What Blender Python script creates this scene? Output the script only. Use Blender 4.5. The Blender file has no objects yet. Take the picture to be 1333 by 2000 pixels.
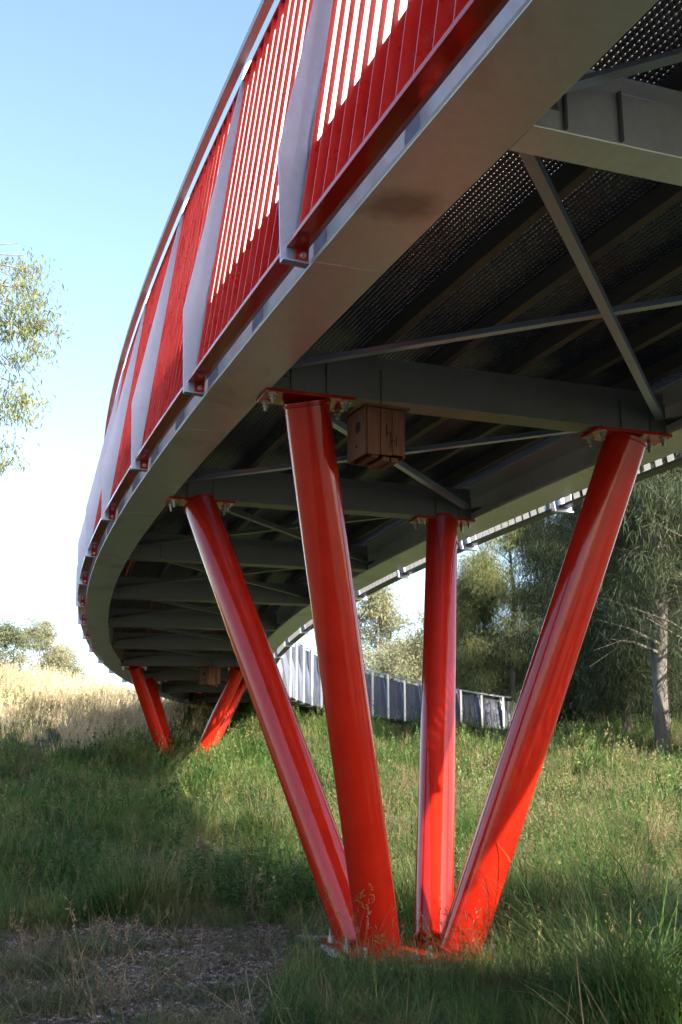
import bpy, math, random
import numpy as np
from mathutils import Vector, Matrix, Euler, Quaternion
random.seed(7); RNG = np.random.default_rng(11)
SC = bpy.context.scene; COL = SC.collection
R = math.radians

# ------------------------------------------------------------------ camera, sky, sun, exposure
CAM_H = 1.5; PITCH = 0.2381
cam = bpy.data.cameras.new('camera'); cam_o = bpy.data.objects.new('camera', cam); COL.objects.link(cam_o)
cam_o.location = (0, 0, CAM_H); cam_o.rotation_euler = (math.pi/2 + PITCH, 0, 0)
cam.sensor_fit = 'VERTICAL'; cam.sensor_height = 36; cam.sensor_width = 24; cam.lens = 40.68
cam.clip_start = 0.05; cam.clip_end = 3000
cam.dof.use_dof = True; cam.dof.focus_distance = 10.5; cam.dof.aperture_fstop = 6.3
SC.camera = cam_o
SUN_AZ, SUN_EL = 40, 29            # degrees to the right of straight behind the camera, above the horizon
sd = Vector((math.sin(R(SUN_AZ))*math.cos(R(SUN_EL)), -math.cos(R(SUN_AZ))*math.cos(R(SUN_EL)), math.sin(R(SUN_EL))))
world = bpy.data.worlds.new('World'); SC.world = world; world.use_nodes = True
wn = world.node_tree.nodes; wl = world.node_tree.links
sky = wn.new('ShaderNodeTexSky'); sky.sky_type = 'NISHITA'; sky.sun_disc = False
sky.sun_elevation = R(SUN_EL); sky.sun_rotation = math.atan2(sd.x, sd.y)
sky.air_density = 1.0; sky.dust_density = 1.8; sky.ozone_density = 1.2
wn['Background'].inputs['Strength'].default_value = 0.12
wl.new(sky.outputs[0], wn['Background'].inputs['Color'])
sl = bpy.data.lights.new('sun', 'SUN'); sl.energy = 5.0; sl.angle = R(0.5); sl.color = (1, .91, .76)
so = bpy.data.objects.new('sun', sl); COL.objects.link(so); so.rotation_euler = sd.to_track_quat('Z', 'Y').to_euler(); so.location = sd*60
vs = SC.view_settings; vs.view_transform = 'Standard'; vs.look = 'None'; vs.exposure = 1.92; vs.gamma = 1; vs.use_curve_mapping = False

cy = SC.cycles; cy.max_bounces = 4; cy.diffuse_bounces = 2; cy.glossy_bounces = 3; cy.transmission_bounces = 2; cy.use_adaptive_sampling = True; cy.adaptive_threshold = .03

# ------------------------------------------------------------------ helpers
def tag(o, label=None, cat=None, group=None, kind=None):
    if label: o['label'] = label
    if cat: o['category'] = cat
    if group: o['group'] = group
    if kind: o['kind'] = kind
    return o
def set_parent(o, p):
    if p is not None:
        o.parent = p; o.matrix_parent_inverse = MW[p.name].inverted()
MW = {}
def link(o, parent=None, mat=None):
    COL.objects.link(o); mat = mat or Matrix.Identity(4)
    o.matrix_basis = mat; MW[o.name] = mat.copy(); set_parent(o, parent); return o
def empty(name, loc):
    o = bpy.data.objects.new(name, None); o.empty_display_size = .3
    return link(o, None, Matrix.Translation(Vector(loc)))
def mesh_np(name, V, F, mat=None, smooth=False, mi=None, mats=None):
    """V (n,3), F list of arrays (each (m,k))"""
    me = bpy.data.meshes.new(name); V = np.asarray(V, np.float32)
    if isinstance(F, np.ndarray): F = [F]
    F = [np.asarray(f, np.int32) for f in F if len(f)]
    me.vertices.add(len(V)); me.vertices.foreach_set('co', V.ravel())
    tot = np.concatenate([np.full(len(f), f.shape[1], np.int32) for f in F]); li = np.concatenate([f.ravel() for f in F])
    me.loops.add(len(li)); me.loops.foreach_set('vertex_index', li)
    me.polygons.add(len(tot)); st = np.zeros(len(tot), np.int32); st[1:] = np.cumsum(tot)[:-1]
    me.polygons.foreach_set('loop_start', st); me.polygons.foreach_set('loop_total', tot)
    if mi is not None: me.polygons.foreach_set('material_index', np.asarray(mi, np.int32))
    me.polygons.foreach_set('use_smooth', np.full(len(tot), bool(smooth)))
    me.update(calc_edges=True); me.validate()
    for m in (mats or ([mat] if mat else [])): me.materials.append(m)
    return me
class MB:
    def __init__(s): s.v = []; s.f3 = []; s.f4 = []; s.n = 0
    def add(s, V, F):
        V = np.asarray(V, float).reshape(-1, 3)
        for f in F:
            f = [int(i) + s.n for i in f]
            if len(f) == 3: s.f3.append(f)
            elif len(f) == 4: s.f4.append(f)
            else:
                for i in range(1, len(f)-1): s.f3.append([f[0], f[i], f[i+1]])
        s.v.append(V); s.n += len(V); return s
    def hexa(s, P): return s.add(P, [(0,3,2,1),(4,5,6,7),(0,1,5,4),(1,2,6,5),(2,3,7,6),(3,0,4,7)])
    def box(s, c, d, rot=None):
        x, y, z = [k/2 for k in d]
        P = np.array([(-x,-y,-z),(x,-y,-z),(x,y,-z),(-x,y,-z),(-x,-y,z),(x,-y,z),(x,y,z),(-x,y,z)])
        if rot is not None: P = P @ np.array(rot.to_matrix() if hasattr(rot, 'to_matrix') else rot).T
        return s.hexa(P + np.array(c))
    def tube(s, pts, rad, n=10, cap=True):
        pts = [Vector(p) for p in pts]; rad = [rad]*len(pts) if np.isscalar(rad) else rad
        rings = []; up = None
        for i, p in enumerate(pts):
            t = (pts[min(i+1, len(pts)-1)] - pts[max(i-1, 0)]).normalized()
            if up is None:
                up = t.orthogonal().normalized()
            up = (up - t*up.dot(t)).normalized(); b = t.cross(up)
            rings.append([p + (up*math.cos(2*math.pi*k/n) + b*math.sin(2*math.pi*k/n))*rad[i] for k in range(n)])
        V = [q for r_ in rings for q in r_]; F = []
        for i in range(len(pts)-1):
            for k in range(n): F.append((i*n+k, i*n+(k+1) % n, (i+1)*n+(k+1) % n, (i+1)*n+k))
        if cap: F.append(list(range(n))[::-1]); F.append([(len(pts)-1)*n+k for k in range(n)])
        return s.add([tuple(v) for v in V], F)
    def mesh(s, name, mat, smooth=False):
        F = []
        if s.f4: F.append(np.array(s.f4))
        if s.f3: F.append(np.array(s.f3))
        return mesh_np(name, np.concatenate(s.v), F, mat, smooth)
    def build(s, name, mat, parent=None, smooth=False, bevel=0):
        o = bpy.data.objects.new(name, s.mesh(name, mat, smooth)); link(o, parent)
        if bevel:
            m = o.modifiers.new('bevel', 'BEVEL'); m.width = bevel; m.segments = 2; m.limit_method = 'ANGLE'; m.angle_limit = R(50)
        return o
def autosmooth(o, ang=40):
    me = o.data; me.polygons.foreach_set('use_smooth', np.ones(len(me.polygons), bool))
    try: me.set_sharp_from_angle(angle=R(ang))
    except Exception: pass

# ------------------------------------------------------------------ materials
def nmat(name):
    m = bpy.data.materials.new(name); m.use_nodes = True
    nt = m.node_tree; return m, nt, nt.nodes['Principled BSDF']
def node(nt, typ, **kw):
    n = nt.nodes.new(typ)
    for k, v in kw.items():
        if k in n.inputs.keys() if isinstance(k, str) else False: n.inputs[k].default_value = v
        else: setattr(n, k, v)
    return n
def noise(nt, scale, detail=4, rough=.55, coord=None, dist=0):
    n = nt.nodes.new('ShaderNodeTexNoise'); n.inputs['Scale'].default_value = scale; n.inputs['Detail'].default_value = detail
    n.inputs['Roughness'].default_value = rough; n.inputs['Distortion'].default_value = dist
    if coord is not None: nt.links.new(coord, n.inputs['Vector'])
    return n
def ramp(nt, fac, stops):
    r_ = nt.nodes.new('ShaderNodeValToRGB'); cr = r_.color_ramp
    while len(cr.elements) < len(stops): cr.elements.new(.5)
    for e, (p, c) in zip(cr.elements, stops): e.position = p; e.color = (*c, 1) if len(c) == 3 else c
    nt.links.new(fac, r_.inputs['Fac']); return r_
def pos(nt): return nt.nodes.new('ShaderNodeNewGeometry').outputs['Position']
def bump(nt, h, p, strength=.3, dist=.01):
    b = nt.nodes.new('ShaderNodeBump'); b.inputs['Strength'].default_value = strength; b.inputs['Distance'].default_value = dist
    nt.links.new(h, b.inputs['Height']); nt.links.new(b.outputs[0], p.inputs['Normal']); return b
def mixc(nt, fac, a, b):
    m = nt.nodes.new('ShaderNodeMix'); m.data_type = 'RGBA'
    for s_, i in ((fac, 0), (a, 6), (b, 7)):
        if hasattr(s_, 'is_linked'): nt.links.new(s_, m.inputs[i])
        else: m.inputs[i].default_value = s_ if i == 0 else (*s_, 1)
    return m.outputs[2]

def m_red(name, rough, base=(.40, .014, .006), dirt=.25):
    m, nt, p = nmat(name); P = pos(nt)
    n1 = noise(nt, 3.0, 5, .6, P); n2 = noise(nt, 40, 3, .6, P)
    c = ramp(nt, n1.outputs[0], [(.3, tuple(k*(1-dirt*.5) for k in base)), (.55, base), (.8, (base[0]*.95, base[1]*1.8, base[2]*1.8))])
    spots = ramp(nt, n2.outputs[0], [(.70, (0, 0, 0)), (.74, (1, 1, 1))])
    colr = mixc(nt, spots.outputs[0], c.outputs[0], (base[0]*.55, base[1]*2.2, base[2]*1.6))
    nt.links.new(colr, p.inputs['Base Color'])
    rr = ramp(nt, n1.outputs[0], [(.3, (rough*.75,)*3), (.75, (rough*1.5,)*3)]); nt.links.new(rr.outputs[0], p.inputs['Roughness'])
    p.inputs['Specular IOR Level'].default_value = .5
    bump(nt, noise(nt, 9, 3, .5, P).outputs[0], p, .05, .02)
    return m
M_RED = m_red('red paint', .085); M_REDS = m_red('red slat paint', .28, (.50, .013, .010))
def m_galv(name, base, rough, metal=.85, stain=(.16, .13, .09), amt=.5, wave=.06, spot=None):
    m, nt, p = nmat(name); P = pos(nt)
    big = noise(nt, 1.1, 5, .6, P, .6); vor = nt.nodes.new('ShaderNodeTexVoronoi'); vor.inputs['Scale'].default_value = 45; nt.links.new(P, vor.inputs['Vector'])
    fine = noise(nt, 14, 6, .65, P)
    c1 = ramp(nt, fine.outputs[0], [(.3, tuple(k*.93 for k in base)), (.7, tuple(min(1, k*1.05) for k in base))])
    st = ramp(nt, big.outputs[0], [(.54, (0, 0, 0)), (.72, (amt,)*3)])
    colr = mixc(nt, st.outputs[0], c1.outputs[0], stain)
    if spot:      # one old water stain on the soffit, with a shape of its own
        dn = nt.nodes.new('ShaderNodeVectorMath'); dn.operation = 'DISTANCE'; nt.links.new(P, dn.inputs[0]); dn.inputs[1].default_value = spot
        ad = nt.nodes.new('ShaderNodeMath'); ad.operation = 'MULTIPLY_ADD'; nt.links.new(noise(nt, 5, 5, .6, P).outputs[0], ad.inputs[0]); ad.inputs[1].default_value = .30; nt.links.new(dn.outputs['Value'], ad.inputs[2])
        sp_ = ramp(nt, ad.outputs[0], [(.24, (.65,)*3), (.42, (0, 0, 0))]); colr = mixc(nt, sp_.outputs[0], colr, (.10, .085, .07))
    nt.links.new(colr, p.inputs['Base Color'])
    p.inputs['Metallic'].default_value = metal
    rr = ramp(nt, vor.outputs['Color'], [(0, (rough*.92,)*3), (1, (rough*1.1,)*3)]); nt.links.new(rr.outputs[0], p.inputs['Roughness'])
    if wave: bump(nt, noise(nt, 2.2, 2, .5, P).outputs[0], p, wave, .02)
    return m
SPOT = (.34, 5.89, 4.69)
M_GALV = m_galv('galvanised steel', (.34, .39, .52), .34, .6, (.30, .34, .44), .4, .03)
M_BEAM = m_galv('weathered galvanised steel', (.58, .60, .61), .38, .45, (.34, .33, .31), .8, .12, SPOT)
M_TOP = m_galv('pale weathered rail', (.33, .38, .42), .5, .15, (.3, .28, .25), .4)
M_UNDER = m_galv('shade-darkened galvanised steel', (.17, .18, .175), .48, .7)  # galvanised steel with the under-deck shade put into its base colour
M_BOLT = m_galv('zinc bolt', (.5, .5, .48), .35, .9)
M_BLUE = m_galv('blue grey coated steel', (.06, .07, .105), .6, .0, (.05, .06, .09), .3)
M_RSLAT = m_galv('dull grey slat', (.075, .08, .09), .75, .0, (.05, .055, .06), .3)
M_CROSS = m_galv('light-raised galvanised steel', (.72, .74, .75), .34, .5, (.35, .34, .32), .3)  # same galvanised steel, base colour raised to stand for stronger light
M_STRING = m_galv('shade-darkened stained steel', (.085, .08, .07), .6, .4)  # stringers are galvanised too; their tone carries the gloom below the deck
def m_plain(name, col, rough, scale=8, var=.3, bs=.2, bd=.01, spec=.4):
    m, nt, p = nmat(name); P = pos(nt); n = noise(nt, scale, 6, .65, P)
    c = ramp(nt, n.outputs[0], [(.25, tuple(k*(1-var) for k in col)), (.75, tuple(min(1, k*(1+var)) for k in col))])
    nt.links.new(c.outputs[0], p.inputs['Base Color']); p.inputs['Roughness'].default_value = rough
    p.inputs['Specular IOR Level'].default_value = spec; bump(nt, n.outputs[0], p, bs, bd); return m
M_GRATE = m_plain('dark grating resin', (.012, .013, .014), .35, 20, .3, .1, .004, .5)
M_DARK = m_plain('dark painted rail', (.03, .032, .036), .4, 12)
M_CONC = m_plain('concrete', (.42, .40, .37), .9, 9, .3, .5, .01)
M_CHAIN = m_plain('dark chain', (.04, .038, .035), .5, 30)
M_STONE = m_plain('pale stone', (.30, .29, .29), .9, 14, .35, .5, .02)
def m_wood(name, a, b, sc=(30, 30, 2.5), rough=.75):
    m, nt, p = nmat(name)
    tc = nt.nodes.new('ShaderNodeTexCoord'); mp = nt.nodes.new('ShaderNodeMapping'); mp.inputs['Scale'].default_value = sc
    nt.links.new(tc.outputs['Object'], mp.inputs[0]); n = noise(nt, 1, 6, .65, mp.outputs[0], 1.2)
    oi = nt.nodes.new('ShaderNodeObjectInfo')
    c = ramp(nt, n.outputs[0], [(.25, a), (.5, tuple((x+y)/2 for x, y in zip(a, b))), (.75, b)])
    nt.links.new(c.outputs[0], p.inputs['Base Color']); p.inputs['Roughness'].default_value = rough
    bump(nt, n.outputs[0], p, .35, .006); return m
M_WOOD = m_wood('hollow log timber', (.065, .024, .012), (.17, .068, .035))
M_HOLE = m_plain('dark cavity', (.012, .009, .007), .95)
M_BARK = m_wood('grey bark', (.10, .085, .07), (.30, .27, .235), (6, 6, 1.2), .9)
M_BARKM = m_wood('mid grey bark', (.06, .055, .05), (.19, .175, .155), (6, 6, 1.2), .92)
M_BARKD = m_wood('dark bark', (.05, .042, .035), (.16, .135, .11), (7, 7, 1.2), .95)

def m_leaf(name, dark, mid, tip, trans=.35, rough=.5, patch=.35, dry=None, dryamt=.45, tscale=1.0):
    m = bpy.data.materials.new(name); m.use_nodes = True; nt = m.node_tree; p = nt.nodes['Principled BSDF']
    out = nt.nodes['Material Output']; P = pos(nt)
    oi = nt.nodes.new('ShaderNodeObjectInfo')
    n1 = noise(nt, patch, 3, .6, P); n2 = noise(nt, patch*9, 2, .5, P)
    add = nt.nodes.new('ShaderNodeMath'); add.operation = 'MULTIPLY_ADD'; nt.links.new(n2.outputs[0], add.inputs[0]); add.inputs[1].default_value = .55
    nt.links.new(n1.outputs[0], add.inputs[2])
    a2 = nt.nodes.new('ShaderNodeMath'); a2.operation = 'MULTIPLY_ADD'; nt.links.new(oi.outputs['Random'], a2.inputs[0]); a2.inputs[1].default_value = .3
    nt.links.new(add.outputs[0], a2.inputs[2])
    a3 = nt.nodes.new('ShaderNodeMath'); a3.operation = 'MULTIPLY'; a3.inputs[1].default_value = .8; nt.links.new(a2.outputs[0], a3.inputs[0])
    c = ramp(nt, a3.outputs[0], [(.58, dark), (.74, mid), (.92, tip)]); col = c.outputs[0]
    if dry:
        n3 = noise(nt, patch*.55, 3, .6, P); ad = nt.nodes.new('ShaderNodeMath'); ad.operation = 'MULTIPLY_ADD'
        nt.links.new(oi.outputs['Random'], ad.inputs[0]); ad.inputs[1].default_value = .45; nt.links.new(n3.outputs[0], ad.inputs[2])
        d_ = ramp(nt, ad.outputs[0], [(1-dryamt, (0, 0, 0)), (1-dryamt+.25, (.85,)*3)]); col = mixc(nt, d_.outputs[0], col, dry)
    nt.links.new(col, p.inputs['Base Color']); p.inputs['Roughness'].default_value = rough; p.inputs['Specular IOR Level'].default_value = .25
    tr = nt.nodes.new('ShaderNodeBsdfTranslucent'); hs = nt.nodes.new('ShaderNodeHueSaturation'); hs.inputs['Value'].default_value = 1.25*tscale; hs.inputs['Hue'].default_value = .49
    nt.links.new(col, hs.inputs['Color']); nt.links.new(hs.outputs[0], tr.inputs['Color'])
    mx = nt.nodes.new('ShaderNodeMixShader'); mx.inputs[0].default_value = trans
    nt.links.new(p.outputs[0], mx.inputs[1]); nt.links.new(tr.outputs[0], mx.inputs[2]); nt.links.new(mx.outputs[0], out.inputs['Surface'])
    return m
M_GRASS = m_leaf('meadow grass', (.028, .068, .018), (.068, .135, .032), (.155, .215, .06), .45, .55, .9, (.22, .185, .09), .25)
M_LUSH = m_leaf('lush grass', (.022, .056, .014), (.050, .105, .025), (.11, .17, .045), .45, .45, 1.1, (.17, .14, .065), .25)
M_SHORT = m_leaf('sparse grass', (.024, .050, .018), (.045, .082, .029), (.09, .115, .05), .3, .6, 1.6, (.15, .12, .075), .38)
M_DRY = m_leaf('dry hill grass', (.38, .31, .18), (.54, .46, .29), (.66, .59, .42), .35, .7, .3)
M_SEED = m_leaf('seed stalks', (.12, .085, .045), (.20, .15, .085), (.30, .235, .14), .3, .7, .8)
M_WEED = m_leaf('broad weed leaf', (.024, .062, .018), (.042, .095, .026), (.07, .13, .036), .4, .45, 1.5)
M_CAS = m_leaf('she oak foliage', (.09, .11, .042), (.16, .18, .068), (.26, .26, .105), .35, .6, .25)  # she-oak leaves lightened, sunlight painted into the colour
M_CASD = m_leaf('shaded she oak foliage', (.024, .038, .018), (.046, .062, .028), (.09, .10, .046), .3, .6, .25)  # same leaves darkened, shade painted into the colour
M_GUM = m_leaf('gum leaf', (.12, .15, .06), (.20, .215, .09), (.31, .30, .14), .4, .4, .8)
M_FAR = m_leaf('far gum foliage', (.11, .13, .075), (.18, .19, .11), (.27, .26, .16), .35, .7, .15)  # distant leaves paled: haze and sun glare put into the colour

def m_ground():
    m, nt, p = nmat('soil and thatch'); P = pos(nt)
    n1 = noise(nt, .5, 5, .6, P); n2 = noise(nt, 7, 8, .7, P)
    a = ramp(nt, n2.outputs[0], [(.3, (.022, .019, .013)), (.55, (.042, .038, .024)), (.75, (.085, .072, .045))])
    b = ramp(nt, n2.outputs[0], [(.3, (.018, .027, .010)), (.7, (.042, .052, .02))])
    f = ramp(nt, n1.outputs[0], [(.4, (0, 0, 0)), (.6, (1, 1, 1))])
    nt.links.new(mixc(nt, f.outputs[0], a.outputs[0], b.outputs[0]), p.inputs['Base Color'])
    p.inputs['Roughness'].default_value = .95; bump(nt, n2.outputs[0], p, .7, .05); return m
M_GROUND = m_ground()
def m_chip():
    m, nt, p = nmat('bark chips'); n = noise(nt, 16, 3, .6, pos(nt)); n2 = noise(nt, 90, 2, .5, pos(nt))
    a = nt.nodes.new('ShaderNodeMath'); a.operation = 'MULTIPLY_ADD'; a.inputs[1].default_value = .7
    nt.links.new(n2.outputs[0], a.inputs[0]); nt.links.new(n.outputs[0], a.inputs[2])
    c = ramp(nt, a.outputs[0], [(.55, (.022, .014, .012)), (.8, (.055, .038, .033)), (.94, (.12, .095, .085)), (1.0, (.30, .26, .24))])
    nt.links.new(c.outputs[0], p.inputs['Base Color']); p.inputs['Roughness'].default_value = .85; return m
M_CHIP = m_chip()

# ------------------------------------------------------------------ terrain
def sstep(a, b, x): t = np.clip((x-a)/(b-a), 0, 1); return t*t*(3-2*t)
def ground_z(x, y):
    x = np.asarray(x, float); y = np.asarray(y, float)
    base = np.interp(y, [-50, 12, 16, 24, 38, 44, 50, 60, 80, 140, 600], [0, 0, .22, .95, 2.45, 3.2, 3.8, 4.15, 4.3, 3.0, 2.0])
    hill = 1.15*sstep(-6.0, -15, x)*sstep(22, 44, y)*(1-sstep(58, 95, y))
    und = .10*np.sin(x*.9+1.3)*np.sin(y*.55)*sstep(13, 20, y) + .05*np.sin(x*2.1+.4)*np.cos(y*1.3)*sstep(13, 17, y)
    right = .95*sstep(3, -4, x)*sstep(40, 50, y)*(1-sstep(60, 90, y))
    return base + hill + und + right
def build_ground():
    xs = np.concatenate([[-900, -400, -200, -120, -80, -60], np.arange(-45, 45.1, .75), [60, 80, 120, 200, 400, 900]])
    ys = np.concatenate([[-300, -120, -60, -40], np.arange(-30, 6, 2.), np.arange(6, 62, .6), np.arange(62, 100, 3.), [110, 130, 170, 250, 400, 700, 1500]])
    X, Y = np.meshgrid(xs, ys); Z = ground_z(X, Y)
    V = np.stack([X.ravel(), Y.ravel(), Z.ravel()], 1); nx = len(xs); i = np.arange(len(ys)-1)[:, None]*nx + np.arange(nx-1)[None]
    i = i.ravel(); F = np.stack([i, i+1, i+nx+1, i+nx], 1)
    o = bpy.data.objects.new('ground', mesh_np('ground', V, F, M_GROUND, True)); link(o); tag(o, kind='structure')
build_ground()

# ------------------------------------------------------------------ the bridge's line
X0, Y0, H0 = .7879, 4.0267, -.3539
KK = [.0019, .0059, .0104, .008, .0136, .0237, .0608, .0616, .0439]
BZ, BA, BB = 3.2319+CAM_H, .0395, -.0007
W, WF, SB, DB, E_IN = 4.8818, .4772, -1.9705, 4.5145, .8362
_s = np.linspace(-40, 70, 2201); _ds = _s[1]-_s[0]
_k = np.interp(_s, np.linspace(-3, 62, 9), KK); _k[_s < -3] = .002
_h = np.concatenate([[0], np.cumsum((_k[1:]+_k[:-1])/2*_ds)]); _i0 = np.argmin(abs(_s+3)); _h = _h - _h[_i0] + H0
_x = np.concatenate([[0], np.cumsum((np.sin(_h[1:])+np.sin(_h[:-1]))/2*_ds)]); _y = np.concatenate([[0], np.cumsum((np.cos(_h[1:])+np.cos(_h[:-1]))/2*_ds)])
_x += X0-_x[_i0]; _y += Y0-_y[_i0]
_z = BZ + BA*np.maximum(_s, -3) + BB*np.maximum(_s, 0)**2
def fr(s):
    h = np.interp(s, _s, _h); return np.interp(s, _s, _x), np.interp(s, _s, _y), np.interp(s, _s, _z), h
def BP(s, o, z):
    x, y, zz, h = fr(s); return (x+math.cos(h)*o, y-math.sin(h)*o, zz+z)
def bmat(s, o=0, z=0):      # local x = inward across the bridge, y = along it, z = up
    x, y, zz = BP(s, o, z); h = fr(s)[3]
    return Matrix.Translation((x, y, zz)) @ Matrix.Rotation(-h, 4, 'Z')
def sweep(mb, prof, s0, s1, ds=.6):
    n = max(2, int((s1-s0)/ds)+1); ss = np.linspace(s0, s1, n); m = len(prof); V = []
    for s in ss: V += [BP(s, o, z) for o, z in prof]
    F = []
    for i in range(n-1):
        for k in range(m): F.append((i*m+k, i*m+(k+1) % m, (i+1)*m+(k+1) % m, (i+1)*m+k))
    F.append(list(range(m))[::-1]); F.append([(n-1)*m+k for k in range(m)])
    return mb.add(V, F)
def rect(o0, o1, z0, z1): return [(o0, z0), (o0, z1), (o1, z1), (o1, z0)]
S0, S1 = -26., 63.7
def beam_s(j): return SB + DB*j
JB = range(-5, 15)

bx_, by_, _, _ = fr(5)
bridge = empty('footbridge', (bx_, by_, 0))
tag(bridge, 'long curved galvanised steel footbridge with tall red slatted screens, crossing overhead', 'bridge')

# edge beams: I sections with a wide bottom flange
for side in (0, 1):
    mb = MB(); f = (lambda a, b: (a, b)) if side == 0 else (lambda a, b: (W-b, W-a))
    sweep(mb, rect(*f(0, WF), 0, .034), S0, S1); sweep(mb, rect(*f(.085, .107), .034, .46), S0, S1); sweep(mb, rect(*f(.0, WF), .46, .482), S0, S1)
    eb = mb.build('edge_beam', M_BEAM, bridge, bevel=.004)
    ws = MB().box((0, 0, 0), (WF-.01, .012, .005)).mesh('weld_seam', M_BEAM)
    for s in np.arange(-4.3, 36, 4.1):
        o = bpy.data.objects.new('weld_seam', ws); link(o, eb, bmat(s, WF/2 if side == 0 else W-WF/2, -.0015))
    # vertical stiffener plates in the outer recess
    k = 0
    st = MB().box((0, 0, 0), (.078, .014, .42)).mesh('stiffener_plate', M_GALV)
    for s in np.arange(-6, 40, 1.45):
        o = bpy.data.objects.new('stiffener_plate', st); link(o, eb, bmat(s, .044 if side == 0 else W-.044, .247))
# cross beams
for j in JB:
    s = beam_s(j); mb = MB(); a, b = WF+.002, W-WF-.002
    def cb(o0, o1, y0, y1, z0, z1):
        L = np.array([(o0, y0, z0), (o1, y0, z0), (o1, y1, z0), (o0, y1, z0), (o0, y0, z1), (o1, y0, z1), (o1, y1, z1), (o0, y1, z1)])
        Mx = np.array(bmat(s)); mb.hexa(L @ Mx[:3, :3].T + Mx[:3, 3])
    cb(a, b, -.14, .10, .0, .30); cb(a, b, -.115, .075, .30, .414)
    cbo = mb.build('cross_beam', M_CROSS if j < 1 else M_UNDER, bridge, bevel=.006)  # nearest beams use the lightened steel for light from the open side
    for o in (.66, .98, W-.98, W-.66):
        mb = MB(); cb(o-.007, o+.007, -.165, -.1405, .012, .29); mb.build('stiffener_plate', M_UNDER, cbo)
# stringers under the deck
for o in (.78, 1.42, 2.1, W/2+.35, W-1.42, W-.78):
    mb = MB(); sweep(mb, rect(o-.035, o+.035, .42, .56), S0, S1, 1.); mb.build('stringer', M_STRING, bridge)
# short packers standing on the cross beams
pk = MB().box((0, 0, 0), (.12, .012, .12)).mesh('packer_plate', M_UNDER)
# flat bracing between the cross beams
for j in range(-4, 12):
    sa, sb = beam_s(j)+.12, beam_s(j+1)-.12
    for d_ in (0, 1):
        o0, o1 = (WF+.05, W-WF-.05) if d_ == 0 else (W-WF-.05, WF+.05)
        p0 = Vector(BP(sa, o0, .13+.055*d_)); p1 = Vector(BP(sb, o1, .13+.055*d_)); t = (p1-p0).normalized(); q = t.cross(Vector((0, 0, 1))).normalized()
        mb = MB(); n = q*.035; u = Vector((0, 0, 1))
        for a0, a1, z0, z1 in ((-1, 1, 0, .008), (.78, 1, .008, .07)):
            mb.hexa([tuple(p0+n*a0+u*z0), tuple(p0+n*a1+u*z0), tuple(p1+n*a1+u*z0), tuple(p1+n*a0+u*z0), tuple(p0+n*a0+u*z1), tuple(p0+n*a1+u*z1), tuple(p1+n*a1+u*z1), tuple(p1+n*a0+u*z1)])
        mb.build('brace', M_GALV if j < 2 else M_UNDER, bridge)  # farther braces take the steel darkened for shade
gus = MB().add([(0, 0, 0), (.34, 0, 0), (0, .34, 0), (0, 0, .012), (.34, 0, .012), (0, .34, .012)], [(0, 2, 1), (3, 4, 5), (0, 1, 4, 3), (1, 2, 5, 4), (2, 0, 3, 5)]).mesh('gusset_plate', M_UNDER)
for j in range(-1, 8):
    for (o, sx) in ((WF-.06, 1), (W-WF+.06, -1)):
        for sy in (-1, 1):
            g = bpy.data.objects.new('gusset_plate', gus); link(g, bridge, bmat(beam_s(j)+sy*.02, o, .115) @ Matrix.Rotation({(1, 1): 0, (-1, 1): R(90), (-1, -1): R(180), (1, -1): R(270)}[(sx, sy)], 4, 'Z'))
# grating deck
def grating():
    mb = MB(); o0, o1 = .30, W-.30; zt = .60; zb = .562; pitch = .042
    V = []; F = []; c = 0
    ss = np.arange(S0, S1, 1.); fx = [fr(s) for s in ss]
    for o in np.arange(o0, o1, pitch):
        for i, (x, y, z, h) in enumerate(fx):
            ch, sh = math.cos(h), math.sin(h)
            for oo, zz in ((o-.006, zb), (o-.0045, zt), (o+.0045, zt), (o+.006, zb)): V.append((x+ch*oo, y-sh*oo, z+zz))
        n = len(fx)
        for i in range(n-1):
            for k in range(4): F.append((c+i*4+k, c+i*4+(k+1) % 4, c+(i+1)*4+(k+1) % 4, c+(i+1)*4+k))
        c += n*4
    for s in np.arange(-6, 30, pitch):
        x, y, z, h = fr(s); ch, sh = math.cos(h), math.sin(h); tx, ty = math.sin(h), math.cos(h)
        for oo in (o0, o1):
            for d_, zz in ((-.006, zb+.001), (-.0045, zt-.001), (.0045, zt-.001), (.006, zb+.001)): V.append((x+ch*oo+tx*d_, y-sh*oo+ty*d_, z+zz))
        for k in range(4): F.append((c+k, c+(k+1) % 4, c+4+(k+1) % 4, c+4+k))
        c += 8
    o = bpy.data.objects.new('deck_grating', mesh_np('deck_grating', np.array(V), np.array(F), M_GRATE)); link(o, bridge); tag(o, kind='stuff')
    for q0, q1 in ((S0, -6), (30, S1)):
        mb = MB(); sweep(mb, rect(o0, o1, .603, .612), q0, q1, 1.); mb.build('deck_plate', M_GRATE, bridge)
    for a in (.03, W-.05):
        mb = MB(); sweep(mb, rect(a, a+.012, .484, .86), S0, S1, 1.); mb.build('kerb_plate', M_REDS if a < 1 else M_BLUE, bridge)
grating()

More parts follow.
